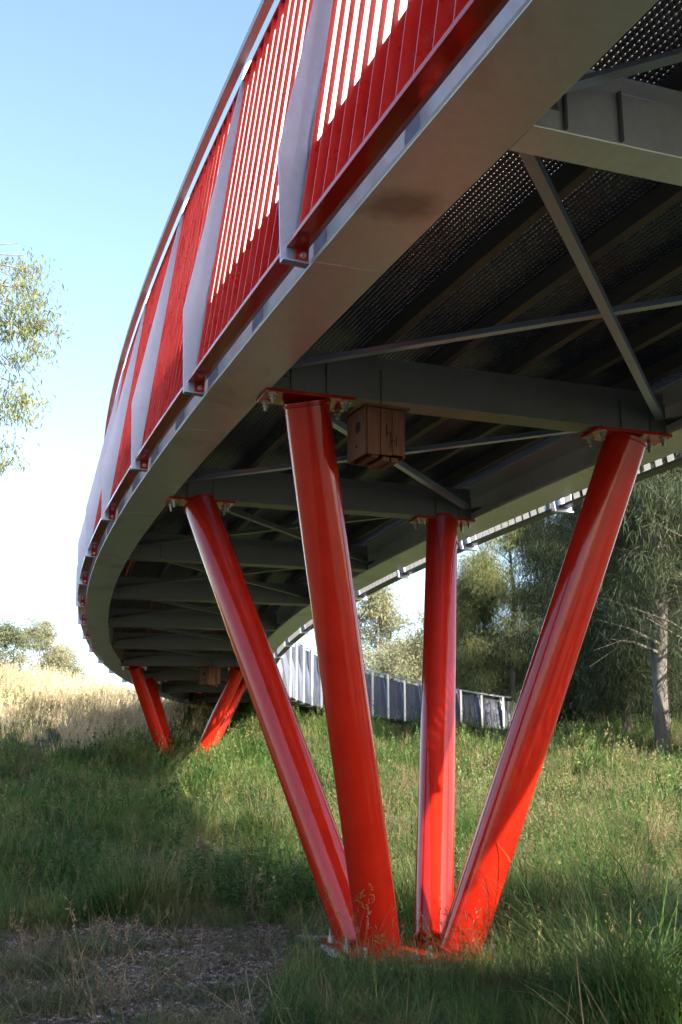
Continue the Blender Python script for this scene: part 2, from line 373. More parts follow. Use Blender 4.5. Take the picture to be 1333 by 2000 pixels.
# screens
SF, DF = -.154, 2.9
def scr_h(s): return np.interp(s, [30, 46, 62], [3.24, 2.35, 1.5])
NS = 13
def fin_prof(h, right=False):
    t = h/3.24; dz = -.08 if right else 0; do = .10 if right else 0
    kz = .75 if h > 2.5 else h*.23
    ot = .28*t if h > 2.3 else .1
    return [(-.20-do, -.02+dz), (-.225-do, kz), (ot-do*.3, h+.02), (ot+.05, h+.09), (ot+.12, h+.02), (-.03, kz+.12), (-.03, -.03+dz)]
slat_cache = {}
def slat_mesh(h, right, mat):
    k = (round(float(h), 2), right)
    if k not in slat_cache:
        z0 = .118-(.13 if right else 0); z1 = h-.14; t = h/3.24; ot = .26*t if h > 2.3 else .08
        b0, b1 = (-.132-(.1 if right else 0), -.040-(.1 if right else 0)); a0 = ot; a1 = ot+.092; th = .005
        if right: b0, b1, a0, a1 = -b1, -b0, -a1, -a0
        P = [(b0, -th, z0), (b1, -th, z0), (b1, th, z0), (b0, th, z0), (a0, -th, z1), (a1, -th, z1), (a1, th, z1), (a0, th, z1)]
        slat_cache[k] = MB().hexa(P).mesh('slat', mat)
    return slat_cache[k]
bolt_me = MB().tube([(0, 0, 0), (0, 0, .018)], .022, 6).tube([(0, 0, .016), (0, 0, .034)], .012, 8).mesh('bolt', M_BOLT)
tab_me = MB().box((0, 0, 0), (.085, .012, .13)).mesh('fixing_tab', M_RED)
def local_mb(M, prof, y0, y1, mb=None):
    mb = mb or MB(); m = len(prof); Mx = np.array(M)
    V = np.array([(o, y0, z) for o, z in prof] + [(o, y1, z) for o, z in prof]) @ Mx[:3, :3].T + Mx[:3, 3]
    F = [(k, (k+1) % m, m+(k+1) % m, m+k) for k in range(m)] + [list(range(m))[::-1], [m+k for k in range(m)]]
    return mb.add(V, F)
rest_red, rest_blue = MB(), MB()
for right in (False, True):
    mt_s = M_RSLAT if right else M_REDS; mt_f = M_GALV; O = W if right else 0; sg = -1 if right else 1
    for j in range(-7, 23):
        s = SF + DF*j; h = float(scr_h(s)); pr = fin_prof(h, right)
        pr = [(O + sg*o, z) for o, z in pr]
        # fin post: a folded plate, thin along the bridge
        x, y, z, hd = fr(s); M0 = bmat(s)
        mb = local_mb(M0, pr, -.009, .009)
        # bottom lip folded towards the panel
        lo = [(O+sg*(-.20-(.1 if right else 0)), -.02-(.08 if right else 0)), (O+sg*(-.03), -.03-(.08 if right else 0)), (O+sg*(-.03), -.018-(.08 if right else 0)), (O+sg*(-.20-(.1 if right else 0)), -.008-(.08 if right else 0))]
        local_mb(M0, lo, -.06, -.009, mb)
        fin = mb.build('fin_post', mt_f, bridge)
        dz = -.13 if right else 0; do = -.1 if right else 0
        if -2 <= j <= 9 and not right:
            tb = bpy.data.objects.new('fixing_tab', tab_me); link(tb, fin, bmat(s, -.065, .045) @ Matrix.Translation((0, -.018, 0)))
            bo = bpy.data.objects.new('bolt', bolt_me); link(bo, fin, bmat(s, -.065, .035) @ Matrix.Translation((0, -.025, 0)) @ Matrix.Rotation(R(90), 4, 'X'))
        if j == 22: continue
        s2 = s+DF; h2 = float(scr_h(s2)); hm = float(scr_h((s+s2)/2))
        # panel frame: bottom rail and top rail
        mb = MB(); a, b = -.165+do, -.025+do
        if right: a, b = W-b, W-a
        sweep(mb, rect(a, b, .087+dz, .117+dz), s+.012, s2-.012, .5)
        pan = mb.build('bottom_rail', M_DARK if right else M_RED, bridge, bevel=.003); mb = MB()
        ot = (.26*hm/3.24 if hm > 2.3 else .08); a, b = ot, ot+.092
        if right: a, b = W-b, W-a
        n = 6; ss = np.linspace(s+.012, s2-.012, n); V = []
        for q in ss:
            hh = float(scr_h(q)); V += [BP(q, a, hh-.139), BP(q, a, hh-.115), BP(q, b, hh-.115), BP(q, b, hh-.139)]
        F = [(i*4+k, i*4+(k+1) % 4, i*4+4+(k+1) % 4, i*4+4+k) for i in range(n-1) for k in range(4)] + [(3, 2, 1, 0), tuple((n-1)*4+k for k in range(4))]
        mb.add(V, F)
        mb.build('upper_rail', M_DARK if right else M_RED, bridge)
        if right and j >= 14:      # sheet infill on the far ramp
            for half in range(8):
                q0 = s+.012+half*DF/8; q1 = q0+DF/8-.03; V = []
                for q in np.linspace(q0, q1, 4):
                    hh = float(scr_h(q)); V += [BP(q, W+.165, .0), BP(q, W-.02, hh-.12), BP(q, W-.035, hh-.12), BP(q, W+.15, .0)]
                F = [(i*4+k, i*4+(k+1) % 4, i*4+4+(k+1) % 4, i*4+4+k) for i in range(3) for k in range(4)] + [(3, 2, 1, 0), (12, 13, 14, 15)]
                MB().add(V, F).build('infill_sheet', M_BLUE, bridge)
            Mh = bmat(s+DF/2); local_mb(bmat(s), [(O+sg*(-.31), -.05), (O+sg*(-.31), hm), (O+sg*(-.25), hm), (O+sg*(-.25), -.05)], -.045, .045).build('post_flange', M_CROSS, bridge); local_mb(Mh, [(O+sg*(-.31), -.05), (O+sg*(-.31), hm), (O+sg*(-.25), hm), (O+sg*(-.25), -.05)], -.045, .045).build('post_flange', M_CROSS, bridge); prh = [(O + sg*o, z) for o, z in fin_prof(hm, True)]
            local_mb(Mh, prh, -.012, .012).build('fin_post', M_GALV, bridge)
        single = (-2 <= j <= 11) if not right else (0 <= j <= 6)
        for i in range(NS if not (right and j >= 14) else 0):
            q = s + DF*(i+.55)/(NS+.2); hh = float(scr_h(q)); Mq = bmat(q, O)
            if single:
                o = bpy.data.objects.new('slat', slat_mesh(3.24, right, mt_s)); link(o, pan, Mq)
            else:
                me = slat_mesh(hh, right, mt_s); V = np.array([v.co for v in me.vertices]); Mx = np.array(Mq)
                (rest_blue if right else rest_red).hexa(V @ Mx[:3, :3].T + Mx[:3, 3])
    # handrail along the heads of the fins
    mb = MB(); ss = np.arange(S0, 63.6, .7); V = []
    for q in ss:
        hh = float(scr_h(q)); ot = .28*hh/3.24 if hh > 2.3 else .1
        V += [BP(q, O+sg*(ot-.09), hh+.03), BP(q, O+sg*(ot-.09), hh+.10), BP(q, O+sg*(ot-.01), hh+.10), BP(q, O+sg*(ot-.01), hh+.03)]
    n = len(ss); F = [(i*4+k, i*4+(k+1) % 4, i*4+4+(k+1) % 4, i*4+4+k) for i in range(n-1) for k in range(4)] + [(3, 2, 1, 0), tuple((n-1)*4+k for k in range(4))]
    mb.add(V, F).build('top_rail', M_TOP, bridge)
tag(rest_red.build('slat', M_REDS, bridge), kind='stuff'); tag(rest_blue.build('slat', M_RSLAT, bridge), kind='stuff')

# ------------------------------------------------------------------ piers
def pier(label, tops, bases, zb, nb=.2, plate=(1.25, 1.55), yaw=0):
    c = Vector((sum(b[0] for b in bases)/4, sum(b[1] for b in bases)/4, zb))
    p = empty('steel_pier', c); tag(p, label, 'pier', 'red four-legged bridge piers')
    rz = Matrix.Rotation(yaw, 3, 'Z')
    bp = MB().box(tuple(c+Vector((0, 0, .055))), (plate[0], plate[1], .04), rz).build('base_plate', M_RED, p, bevel=.006)
    for sx in (-1, 0, 1):
        for sy in (-1, 0, 1):
            if sx == 0 and sy == 0: continue
            q = c + rz @ Vector((sx*plate[0]*.44, sy*plate[1]*.44, .076))
            o = bpy.data.objects.new('anchor_bolt', anchor_me); link(o, bp, Matrix.Translation(q))
    for (s, o), b in zip(tops, bases):
        t = Vector(BP(s, o, -.033)); q = Vector((b[0], b[1], zb+.07)); 
        leg = MB().tube([q, q.lerp(t, .33), q.lerp(t, .66), t], .2, 40).build('leg', M_RED, p); autosmooth(leg)
        dr = (t-q).normalized()
        for cpt in (q+dr*.015, t-dr*.03): autosmooth(MB().tube([cpt-dr*.012, cpt-dr*.004, cpt+dr*.004, cpt+dr*.012], [.2, .213, .213, .2], 40, False).build('weld_bead', M_RED, leg))
        M0 = bmat(s, o, 0); Mx = np.array(M0)
        V = [(-.40, -.17, -.034), (.40, -.17, -.034), (.40, .17, -.034), (-.40, .17, -.034), (-.40, -.17, -.003), (.40, -.17, -.003), (.40, .17, -.003), (-.40, .17, -.003)]
        mb = MB().hexa(np.array(V) @ Mx[:3, :3].T + Mx[:3, 3])
        hp = mb.build('head_plate', M_RED, leg, bevel=.004)
        for sx in (-1, 1):
            for sy in (-1, 1):
                bo = bpy.data.objects.new('bolt', headbolt_me); link(bo, leg, M0 @ Matrix.Translation((sx*.33, sy*.115, -.034)) @ Matrix.Rotation(math.pi, 4, 'X'))
    return p
anchor_me = MB().tube([(0, 0, 0), (0, 0, .03)], .035, 6).tube([(0, 0, .028), (0, 0, .10)], .017, 8).mesh('anchor_bolt', M_BOLT)
headbolt_me = MB().tube([(0, 0, 0), (0, 0, .012)], .042, 10).tube([(0, 0, .011), (0, 0, .045)], .030, 6).tube([(0, 0, .043), (0, 0, .085)], .017, 8).mesh('bolt', M_BOLT)
s1, s2 = beam_s(1), beam_s(2)
pier('near red steel pier of four splayed tube legs meeting on one base plate',
     [(s1, E_IN), (s1, W-E_IN), (s2, E_IN), (s2, W-E_IN)], [(.36, 11.2), (1.09, 11.35), (.17, 11.95), (.92, 12.2)], float(ground_z(.6, 11.7)), plate=(1.35, 1.75), yaw=R(12))
s7, s8 = beam_s(7), beam_s(8)
pier('far red steel pier half hidden in grass at the bend', [(s7, E_IN), (s7, W-E_IN), (s8, E_IN), (s8, W-E_IN)],
     [(-5.45, 37.1), (-4.55, 37.2), (-5.45, 38.2), (-4.5, 38.3)], float(ground_z(-5, 37.6))-.07, plate=(1.3, 1.5))
# footing
def slab(name, c, dx, dy, h, mat, yaw, label, cat):
    n = 40; V = []; 
    for zz in (0, 1):
        for k in range(n):
            a = 2*math.pi*k/n; r_ = 1/max(abs(math.cos(a))**6 + abs(math.sin(a))**6, 1e-6)**(1/6)*(1+.03*math.sin(5*a+1)+.025*math.sin(9*a))*(1-.02*zz)
            V.append((math.cos(a)*r_*dx, math.sin(a)*r_*dy, zz*h))
    F = [(k, (k+1) % n, n+(k+1) % n, n+k) for k in range(n)] + [[n+k for k in range(n)], list(range(n))[::-1]]
    mb = MB().add(V, F); o = bpy.data.objects.new(name, mb.mesh(name, mat)); link(o, None, Matrix.Translation(c) @ Matrix.Rotation(yaw, 4, 'Z'))
    return tag(o, label, cat)
slab('concrete_footing', (.63, 11.7, -.05), .74, .95, .082, M_CONC, R(12), 'pale concrete footing slab under the near red pier', 'footing')
slab('concrete_footing', (-5, 37.7, float(ground_z(-5, 37.6))-.2), .9, .95, .17, M_CONC, 0, 'concrete footing slab under the far red pier at the bend', 'footing')

# ------------------------------------------------------------------ nest boxes hung from the cross beams
def nest_box(loc, yaw, sc, label):
    M0 = Matrix.Translation(loc) @ Matrix.Rotation(yaw, 4, 'Z') @ Matrix.Scale(sc, 4)
    e = bpy.data.objects.new('nest_box', None); link(e, None, Matrix.Translation(loc)); tag(e, label, 'nest box', 'timber nest boxes hung under the bridge')
    def part(name, mat, fn, par=e, bev=.004):
        mb = MB(); fn(mb); o = bpy.data.objects.new(name, mb.mesh(name, mat)); link(o, par, M0)
        if bev: m = o.modifiers.new('bevel', 'BEVEL'); m.width = bev; m.segments = 2
        return o
    w, d, h = .19, .20, .47
    part('roof', M_WOOD, lambda m: m.box((0, 0, -.012), (.50, .50, .028)))
    # front boards (three, uneven), sides, back
    xs = [-.19, -.055, .07, .19]
    for i in range(3):
        part('board', M_WOOD, lambda m, i=i: m.box(((xs[i]+xs[i+1])/2, -d, -.028-h/2+.004*i), (xs[i+1]-xs[i]-.006, .024+.004*(i % 2), h-.01*i)))
    side = part('side_board', M_WOOD, lambda m: m.box((-w-.014, .004, -.028-h/2), (.024, .40, h)))
    part('side_board', M_WOOD, lambda m: m.box((w+.014, .004, -.028-h/2), (.024, .40, h)))
    part('back_board', M_WOOD, lambda m: m.box((0, d, -.028-h/2), (.375, .024, h)))
    part('entrance_hole', M_HOLE, lambda m: m.tube([(-w-.0255, -.05, -.20), (-w-.0295, -.05, -.20)], .055, 20), side, 0)
    part('entrance_hole', M_HOLE, lambda m: m.tube([(-w-.0255, -.02, -.38), (-w-.0295, -.02, -.38)], .018, 14), side, 0)
    for x in (-.09, .03, .12):
        part('floor_slat', M_WOOD, lambda m, x=x: m.box((x, 0.01, -.028-h+.012-.03*(x > 0)), (.07, .34, .045)))
    # split lines in the face of the box
    def split(m):
        for x0, z0, dx, dz in ((.012, -.25, .008, .12), (.03, -.27, .05, .008), (.055, -.33, .008, .13), (.075, -.345, .05, .008), (.115, -.34, .008, .10)):
            m.box((x0, -d-.0165, z0), (dx, .003, dz))
    part('split', M_HOLE, split, e, 0)
    def chain(m):
        z = .0
        for k in range(13):
            a = k % 2; pts = []
            for q in range(9):
                t = 2*math.pi*q/8; u, v = .011*math.cos(t), .022*math.sin(t)
                pts.append((u*(1-a)+.05, u*a-.02, z+.02+v+k*.034))
            m.tube(pts, .004, 5, False)
    part('chain', M_CHAIN, chain, e, 0)
    return e
nest_box((.30, 9.50, 4.69), R(24), .88, 'brown timber nest box hung on a chain beside the near pier head')
bp = BP(beam_s(7), W-1.7, -.05); nest_box((bp[0], bp[1]-.35, bp[2]), R(40), 1.1, 'small dark nest box hung under the deck by the far pier')

# ------------------------------------------------------------------ plants: helpers
def diamonds(C, D, L, Wd, rng, curve=0.0):
    """leaf faces: centres C, directions D, length, width -> V, F (quads)"""
    n = len(C); D = D/np.linalg.norm(D, axis=1, keepdims=True)
    r_ = rng.normal(size=(n, 3)); S = np.cross(D, r_); S /= np.linalg.norm(S, axis=1, keepdims=True)+1e-9
    L = np.broadcast_to(L, (n,))[:, None]; Wd = np.broadcast_to(Wd, (n,))[:, None]
    a = C; b = C + D*L*.45 + S*Wd*.5; c = C + D*L + np.array([0, 0, -1])*L*curve; d_ = C + D*L*.45 - S*Wd*.5
    V = np.stack([a, b, c, d_], 1).reshape(-1, 3); F = np.arange(4*n).reshape(n, 4); return V, F
def blades(n, rng, h=(.3, .6), w=(.004, .008), spread=.08, lean=.5, seg=3, curl=.5):
    H = rng.uniform(*h, n)*rng.uniform(.6, 1, n); Wd = rng.uniform(*w, n); az = rng.uniform(0, 2*np.pi, n)
    r0 = spread*np.sqrt(rng.uniform(0, 1, n)); a0 = rng.uniform(0, 2*np.pi, n); base = np.stack([r0*np.cos(a0), r0*np.sin(a0), np.full(n, -.03)], 1)
    ln = rng.uniform(.08, lean, n); cu = rng.uniform(.1, curl, n)
    d = np.stack([np.cos(az), np.sin(az), np.zeros(n)], 1); sd_ = np.stack([-np.sin(az), np.cos(az), np.zeros(n)], 1)
    V = []; 
    for k in range(seg+1):
        t = k/seg; c = base + d*(ln*t + cu*t*t*.9)[:, None]*H[:, None] + np.array([0, 0, 1])*(H*(t - cu*.45*t*t*t))[:, None]
        ww = Wd*(1-.15*t) if k < seg else Wd*.0
        if k < seg: V += [c - sd_*(ww/2*(1-t*.5))[:, None], c + sd_*(ww/2*(1-t*.5))[:, None]]
        else: V += [c]
    m = 2*seg+1; V = np.stack(V, 1).reshape(-1, 3); b = np.arange(n)[:, None]*m
    F4 = np.concatenate([np.concatenate([b+2*k, b+2*k+1, b+2*k+3, b+2*k+2], 1) for k in range(seg-1)]); F3 = np.concatenate([b+2*seg-2, b+2*seg-1, b+2*seg], 1)
    return V, F4, F3
def join(parts):
    V = []; F4 = []; F3 = []; n = 0
    for v, f4, f3 in parts:
        V.append(v); n0 = n; n += len(v)
        if f4 is not None and len(f4): F4.append(f4+n0)
        if f3 is not None and len(f3): F3.append(f3+n0)
    return np.concatenate(V), ([np.concatenate(F4)] if F4 else []) + ([np.concatenate(F3)] if F3 else [])
def seedstalk(n, rng, h=(.6, 1.0), spread=.12, head=.12, hw=.012):
    V, F4, F3 = blades(n, rng, h, (.0025, .004), spread, .35, 3, .3)
    tips = V.reshape(n, -1, 3)[:, -1]; k = 14; C = np.repeat(tips, k, 0) - np.array([0, 0, 1])*rng.uniform(0, head*1.6, (n*k, 1))
    C += rng.normal(size=C.shape)*.006; D = rng.normal(size=C.shape)*.6 + np.array([0, 0, .8])
    v2, f2 = diamonds(C, D, rng.uniform(.025, .05, n*k), hw*.6, rng)
    return [(V, F4, F3), (v2, f2, None)]
def scatter(name, label, cat, protos, P, scl, tilt=.12, rng=RNG):
    """one stuff object: tufts set on points with geometry nodes"""
    me = bpy.data.meshes.new(name); me.from_pydata([tuple(p) for p in P], [], [])
    n = len(P)
    a = me.attributes.new('rot', 'FLOAT_VECTOR', 'POINT'); rv = np.stack([rng.normal(size=n)*tilt, rng.normal(size=n)*tilt, rng.uniform(0, 6.283, n)], 1).astype(np.float32); a.data.foreach_set('vector', rv.ravel())
    a = me.attributes.new('scl', 'FLOAT', 'POINT'); a.data.foreach_set('value', np.asarray(scl, np.float32))
    a = me.attributes.new('pick', 'INT', 'POINT'); a.data.foreach_set('value', rng.integers(0, len(protos), n).astype(np.int32))
    c = bpy.data.collections.new(name + ' tufts')
    for i, m in enumerate(protos):
        c.objects.link(bpy.data.objects.new('%s_tuft_%02d' % (name, i), m))
    ng = bpy.data.node_groups.new(name, 'GeometryNodeTree'); ng.interface.new_socket('Geometry', in_out='INPUT', socket_type='NodeSocketGeometry'); ng.interface.new_socket('Geometry', in_out='OUTPUT', socket_type='NodeSocketGeometry')
    gi = ng.nodes.new('NodeGroupInput'); go = ng.nodes.new('NodeGroupOutput'); ip = ng.nodes.new('GeometryNodeInstanceOnPoints'); ci = ng.nodes.new('GeometryNodeCollectionInfo')
    ci.inputs['Collection'].default_value = c; ci.inputs['Separate Children'].default_value = True; ci.inputs['Reset Children'].default_value = True
    ip.inputs['Pick Instance'].default_value = True
    def at(nm, t, k):
        q = ng.nodes.new('GeometryNodeInputNamedAttribute'); q.data_type = t; q.inputs['Name'].default_value = nm; ng.links.new(q.outputs['Attribute'], ip.inputs[k])
    at('rot', 'FLOAT_VECTOR', 'Rotation'); at('scl', 'FLOAT', 'Scale'); at('pick', 'INT', 'Instance Index')
    ng.links.new(gi.outputs[0], ip.inputs['Points']); ng.links.new(ci.outputs[0], ip.inputs['Instance']); ng.links.new(ip.outputs[0], go.inputs[0])
    o = bpy.data.objects.new(name, me); link(o); o.modifiers.new('scatter', 'NODES').node_group = ng
    tag(o, label, cat, kind='stuff'); return o
def proto(parts, name, mat): V, F = join(parts); return mesh_np(name, V, F, mat)

rg = np.random.default_rng(3)
meadow = [proto([blades(60, rg, (.25, .62), (.004, .009), .15, .5, 3, .8)], 'tuft', M_GRASS) for _ in range(4)]
meadow += [proto([blades(40, rg, (.3, .8), (.004, .010), .12, .6, 4, 1.0)] + seedstalk(3, rg, (.6, .95)), 'tuft', M_GRASS) for _ in range(3)]
farm = [proto([blades(42, rg, (.25, .65), (.012, .024), .28, .5, 2, .8)] + (seedstalk(3, rg, (.55, .9), .25, .14, .04) if q > 2 else []), 'tuft', M_GRASS) for q in range(5)]
lush = [proto([blades(38, rg, (.4, 1.0), (.006, .014), .13, .55, 4, 1.0)], 'tuft', M_LUSH) for _ in range(6)]
short = [proto([blades(32, rg, (.06, .24), (.003, .006), .10, .9, 3, .9)], 'tuft', M_SHORT) for _ in range(5)]
dry = [proto([blades(34, rg, (.4, .95), (.012, .022), .25, .35, 2, .6)] + seedstalk(5, rg, (.8, 1.2), .25, .16, .05), 'tuft', M_DRY) for _ in range(4)]
seeds = [proto(seedstalk(4, rg, (.55, 1.05), .10), 'tuft', M_SEED) for _ in range(5)]
straw = [proto([blades(14, rg, (.3, .8), (.004, .008), .2, 1.6, 3, 1.2)], 'tuft', M_SEED) for _ in range(4)]

def pts(n, fx, y0, y1, accept=None, rng=RNG):
    """even scatter over a wedge in front of the photograph's viewpoint, wide enough for a step aside"""
    y = np.sqrt(rng.uniform(0, 1, n)*(y1**2-y0**2)+y0**2); x = rng.uniform(-1, 1, n)*(fx*y+1.5)
    if accept is not None:
        a = accept(x, y); k = rng.uniform(0, 1, n) < a; x, y = x[k], y[k]
    return np.stack([x, y, ground_z(x, y)], 1)
def fbm(x, y, f, seed=0):     # smooth 0..1 variation over the ground
    r_ = np.random.default_rng(seed); v = 0
    for k in range(7):
        a = r_.uniform(0, 6.283); ff = f*r_.uniform(.6, 1.9); v = v + np.sin(ff*(x*math.cos(a)+y*math.sin(a))+r_.uniform(0, 6.283))
    return np.clip(.5+v/5.2, 0, 1)
def bare(x, y):     # 1 where bark mulch lies
    e = ((x+.95)/1.12)**2 + ((y-11.0)/2.3)**2; e2 = ((x+2.5)/1.1)**2 + ((y-13.0)/.9)**2
    w = 1.6*(fbm(x, y, 4.0, 4)-.5)
    return np.clip((1.1-np.minimum(e, e2*1.2)+w)*2.5, 0, 1)
def foot(x, y): return ((abs(x-.63) < .78) & (abs(y-11.7) < 1.0)) | ((abs(x+5) < .7) & (abs(y-37.7) < .75))
def hillness(x, y): return sstep(-4.5, -9.5, x)*sstep(37, 45, y)

a1 = lambda x, y: (1-bare(x, y))*(1-foot(x, y))*sstep(11.8, 13.5, y + .5*np.sin(2*x) + .9*(x > .9))*(.08+.92*fbm(x, y, 3.4, 1)**1.2)
P = pts(12500, .36, 11, 22, a1); hs = .3+1.35*fbm(P[:, 0], P[:, 1], 2.0, 2)**1.4
scatter('meadow_grass', 'long green meadow grass behind and beside the near pier', 'grass', meadow, P, RNG.uniform(.7, 1.1, len(P))*hs, .2)
a2 = lambda x, y: (1-foot(x, y))*(1-.85*hillness(x, y))*(.4+.6*fbm(x, y, 1.2, 3))
P = pts(27000, .42, 21, 66, a2); qx = RNG.uniform(-6.6, -3.4, 160); qy = RNG.uniform(35.4, 36.8, 160); P = np.concatenate([P, np.stack([qx, qy, ground_z(qx, qy)], 1)]); hs = .35+1.3*fbm(P[:, 0], P[:, 1], 1.2, 5)**1.3; hs = np.maximum(hs, 1.25*np.exp(-((P[:, 0]+5)**2+(P[:, 1]-36.6)**2)/3.5))
scatter('meadow_grass', 'meadow grass rising up the slope behind the bridge', 'grass', farm, P, RNG.uniform(.75, 1.25, len(P))*hs, .2)
P = pts(1900, .40, 13, 60, lambda x, y: (1-foot(x, y))*fbm(x, y, 1.1, 12)**2*(.3+.7*(x > 0))); scatter('dry_grass', 'scattered straw-coloured tufts standing in the green meadow', 'grass', [proto([blades(30, rg, (.35, .85), (.006, .012), .14, .5, 3, .8)] + seedstalk(4, rg, (.6, 1.0), .15, .14, .03), 'tuft', M_SEED) for _ in range(4)], P, RNG.uniform(.6, 1.2, len(P)), .2)
P = pts(24000, .55, 30, 75, hillness); scatter('dry_grass', 'tall pale dry grass on the sunlit hill at left', 'grass', dry, P, RNG.uniform(.7, 1.35, len(P)))
a3 = lambda x, y: (1-foot(x, y))*sstep(1.0, 1.8, x + .35*np.sin(2.3*y))*sstep(15.5, 12, y)*(.15+.85*fbm(x, y, 3.2, 6))
P = pts(4600, .36, 7.6, 15, a3); hs = .35+1.0*fbm(P[:, 0], P[:, 1], 2.6, 7)*sstep(.8, 2.2, P[:, 0])
scatter('lush_grass', 'tall lush grass blades in the bottom right corner', 'grass', lush, P, RNG.uniform(.7, 1.1, len(P))*hs, .2)
a3b = lambda x, y: (1-foot(x, y))*(x > -.45)*(x < 1.7)*(y < 10.75)*(.15+.85*fbm(x, y, 4.5, 8))
P = pts(3600, .30, 7.6, 10.8, a3b); scatter('lush_grass', 'dark green grass in front of the pier base', 'grass', lush, P, RNG.uniform(.2, .5, len(P)), .3)
a4 = lambda x, y: (1-.85*bare(x, y))*(1-foot(x, y))*(x < .6)*(.1+.9*sstep(.35, .7, fbm(x, y, 3, 9)))
P = pts(9000, .36, 7.6, 15, a4); scatter('sparse_grass', 'thin short grass between the bark chips', 'grass', short, P, RNG.uniform(.6, 1.7, len(P)), .25)
a5 = lambda x, y: (1-bare(x, y))*(1-foot(x, y))*(.3+.7*(x > .5))*(.25+.75*sstep(9, 13, y))
P = pts(3000, .36, 7.8, 30, a5); scatter('seed_stalks', 'thin brown grass seed stalks standing in the meadow', 'grass', seeds, P, RNG.uniform(.7, 1.2, len(P)), .2)
P = pts(420, .36, 7.6, 16, lambda x, y: (1-foot(x, y))*(.35+.25*(x < -1.2))); scatter('straw', 'fallen straw-coloured grass blades lying over the ground', 'grass', straw, P, RNG.uniform(.5, 1.1, len(P)), .35)

P = pts(1300, .30, 9.2, 12.4, lambda x, y: (1-foot(x, y))*(x > -.45)*(x < 1.9)*.5); scatter('seed_stalks', 'thin dark stalks of wispy grass rising in front of the pier base', 'grass', [proto([blades(9, rg, (.25, .75), (.003, .006), .1, .5, 4, .7)] + seedstalk(2, rg, (.35, .8), .08, .1), 'tuft', M_GRASS) for _ in range(4)], P, RNG.uniform(.6, 1.15, len(P)), .2)

# bark mulch: chips
def mulch():
    rng = np.random.default_rng(5); n = 26000
    x = rng.uniform(-4.6, .4, n); y = rng.uniform(7.8, 14.6, n); k = rng.uniform(0, 1, n) < np.clip(bare(x, y)+.22, 0, 1)*(1-foot(x, y)); x, y = x[k], y[k]; n = len(x)
    z = ground_z(x, y)+rng.uniform(.002, .022, n); az = rng.uniform(0, 6.283, n); L = rng.uniform(.025, .13, n)*rng.uniform(.6, 1, n); wd = L*rng.uniform(.10, .32, n); tl = rng.normal(size=n)*.25; rl = rng.normal(size=n)*.35; th = .004
    d = np.stack([np.cos(az)*np.cos(tl), np.sin(az)*np.cos(tl), np.sin(tl)], 1); s_ = np.stack([-np.sin(az), np.cos(az), rl], 1); u = np.cross(d, s_)
    C = np.stack([x, y, z], 1); V = np.stack([C+d*(sx*L)[:, None]*.5+s_*(sy*wd)[:, None]*.5+u*th*sz for sz in (-1, 1) for sx, sy in ((-1, -1), (1, -.7), (1, .8), (-1, 1))], 1).reshape(-1, 3)
    b = np.arange(n)[:, None]*8; F = np.concatenate([b+np.array(q)[None] for q in ((4, 5, 6, 7), (0, 1, 5, 4), (1, 2, 6, 5), (2, 3, 7, 6), (3, 0, 4, 7))])
    o = bpy.data.objects.new('bark_mulch', mesh_np('bark_mulch', V, F, M_CHIP)); link(o); tag(o, 'brown bark mulch chips strewn left of the near pier', 'mulch', kind='stuff')
mulch()

# pale stones lying in the mulch
def stone(loc, d, yaw, label):
    rng = random.Random(int(loc[0]*100)); n = 14; V = []
    for k, (f, zz) in enumerate(((1, -.3), (1, .55), (.78, 1))):
        for q in range(n):
            a = 2*math.pi*q/n; r_ = 1+.18*math.sin(2*a+1)+.12*math.sin(5*a)
            V.append((math.cos(a)*f*r_*d[0], math.sin(a)*f*r_*d[1], zz*d[2]*(1+.15*math.sin(3*a))))
    F = [(k*n+q, k*n+(q+1) % n, k*n+n+(q+1) % n, k*n+n+q) for k in range(2) for q in range(n)] + [[2*n+q for q in range(n)]]
    o = bpy.data.objects.new('flat_stone', MB().add(V, F).mesh('flat_stone', M_STONE, True)); link(o, None, Matrix.Translation(loc) @ Matrix.Rotation(yaw, 4, 'Z')); tag(o, label, 'stone')
stone((-2.5, 13.2, .03), (.15, .09, .04), .2, 'pale flat stone lying in the mulch far left of the pier')
stone((-.3, 12.6, .03), (.17, .1, .04), -.1, 'pale flat stone beside the left of the pier base')

# broad-leaved weeds
def weed(loc, h, rng, label, nst=6):
    e = empty('weed_plant', loc); tag(e, label, 'weed', 'broad-leaved weeds near the pier')
    ms = MB(); C = []; D = []; L = []
    for k in range(nst):
        az = rng.uniform(0, 6.28); ln = rng.uniform(.08, .3); hh = h*rng.uniform(.65, 1); p0 = Vector(loc)+Vector((rng.normal()*.06, rng.normal()*.06, -.02))
        top = p0+Vector((math.cos(az)*ln*hh, math.sin(az)*ln*hh, hh)); ms.tube([p0, p0.lerp(top, .5)+Vector((0, 0, .03)), top], [.006, .005, .002], 5)
        for q in range(26):
            t = rng.uniform(.12, 1); a = rng.uniform(0, 6.28); c = p0.lerp(top, t); C.append(tuple(c)); D.append((math.cos(a), math.sin(a), rng.uniform(.0, .9))); L.append(rng.uniform(.06, .13)*(1.15-.5*t))
    V, F = diamonds(np.array(C), np.array(D), np.array(L), np.array(L)*.34, rng, .25)
    ms.build('stem', M_WEED, e); o = bpy.data.objects.new('foliage', mesh_np('foliage', V, F, M_WEED)); link(o, e)
rw = np.random.default_rng(8)
for i, (x, y, h) in enumerate([(-1.75, 14.4, .85), (-1.35, 14.2, .95), (-.95, 14.5, .8), (-1.15, 13.8, .6), (-.6, 14.3, .75), (-1.95, 15.0, .7), (-.35, 13.8, .6), (-2.4, 14.6, .6), (-.75, 13.5, .5)]):
    weed((x, y, float(ground_z(x, y))), h, rw, 'green broad-leaved weed in the clump behind the bark mulch, left of the pier', 7)
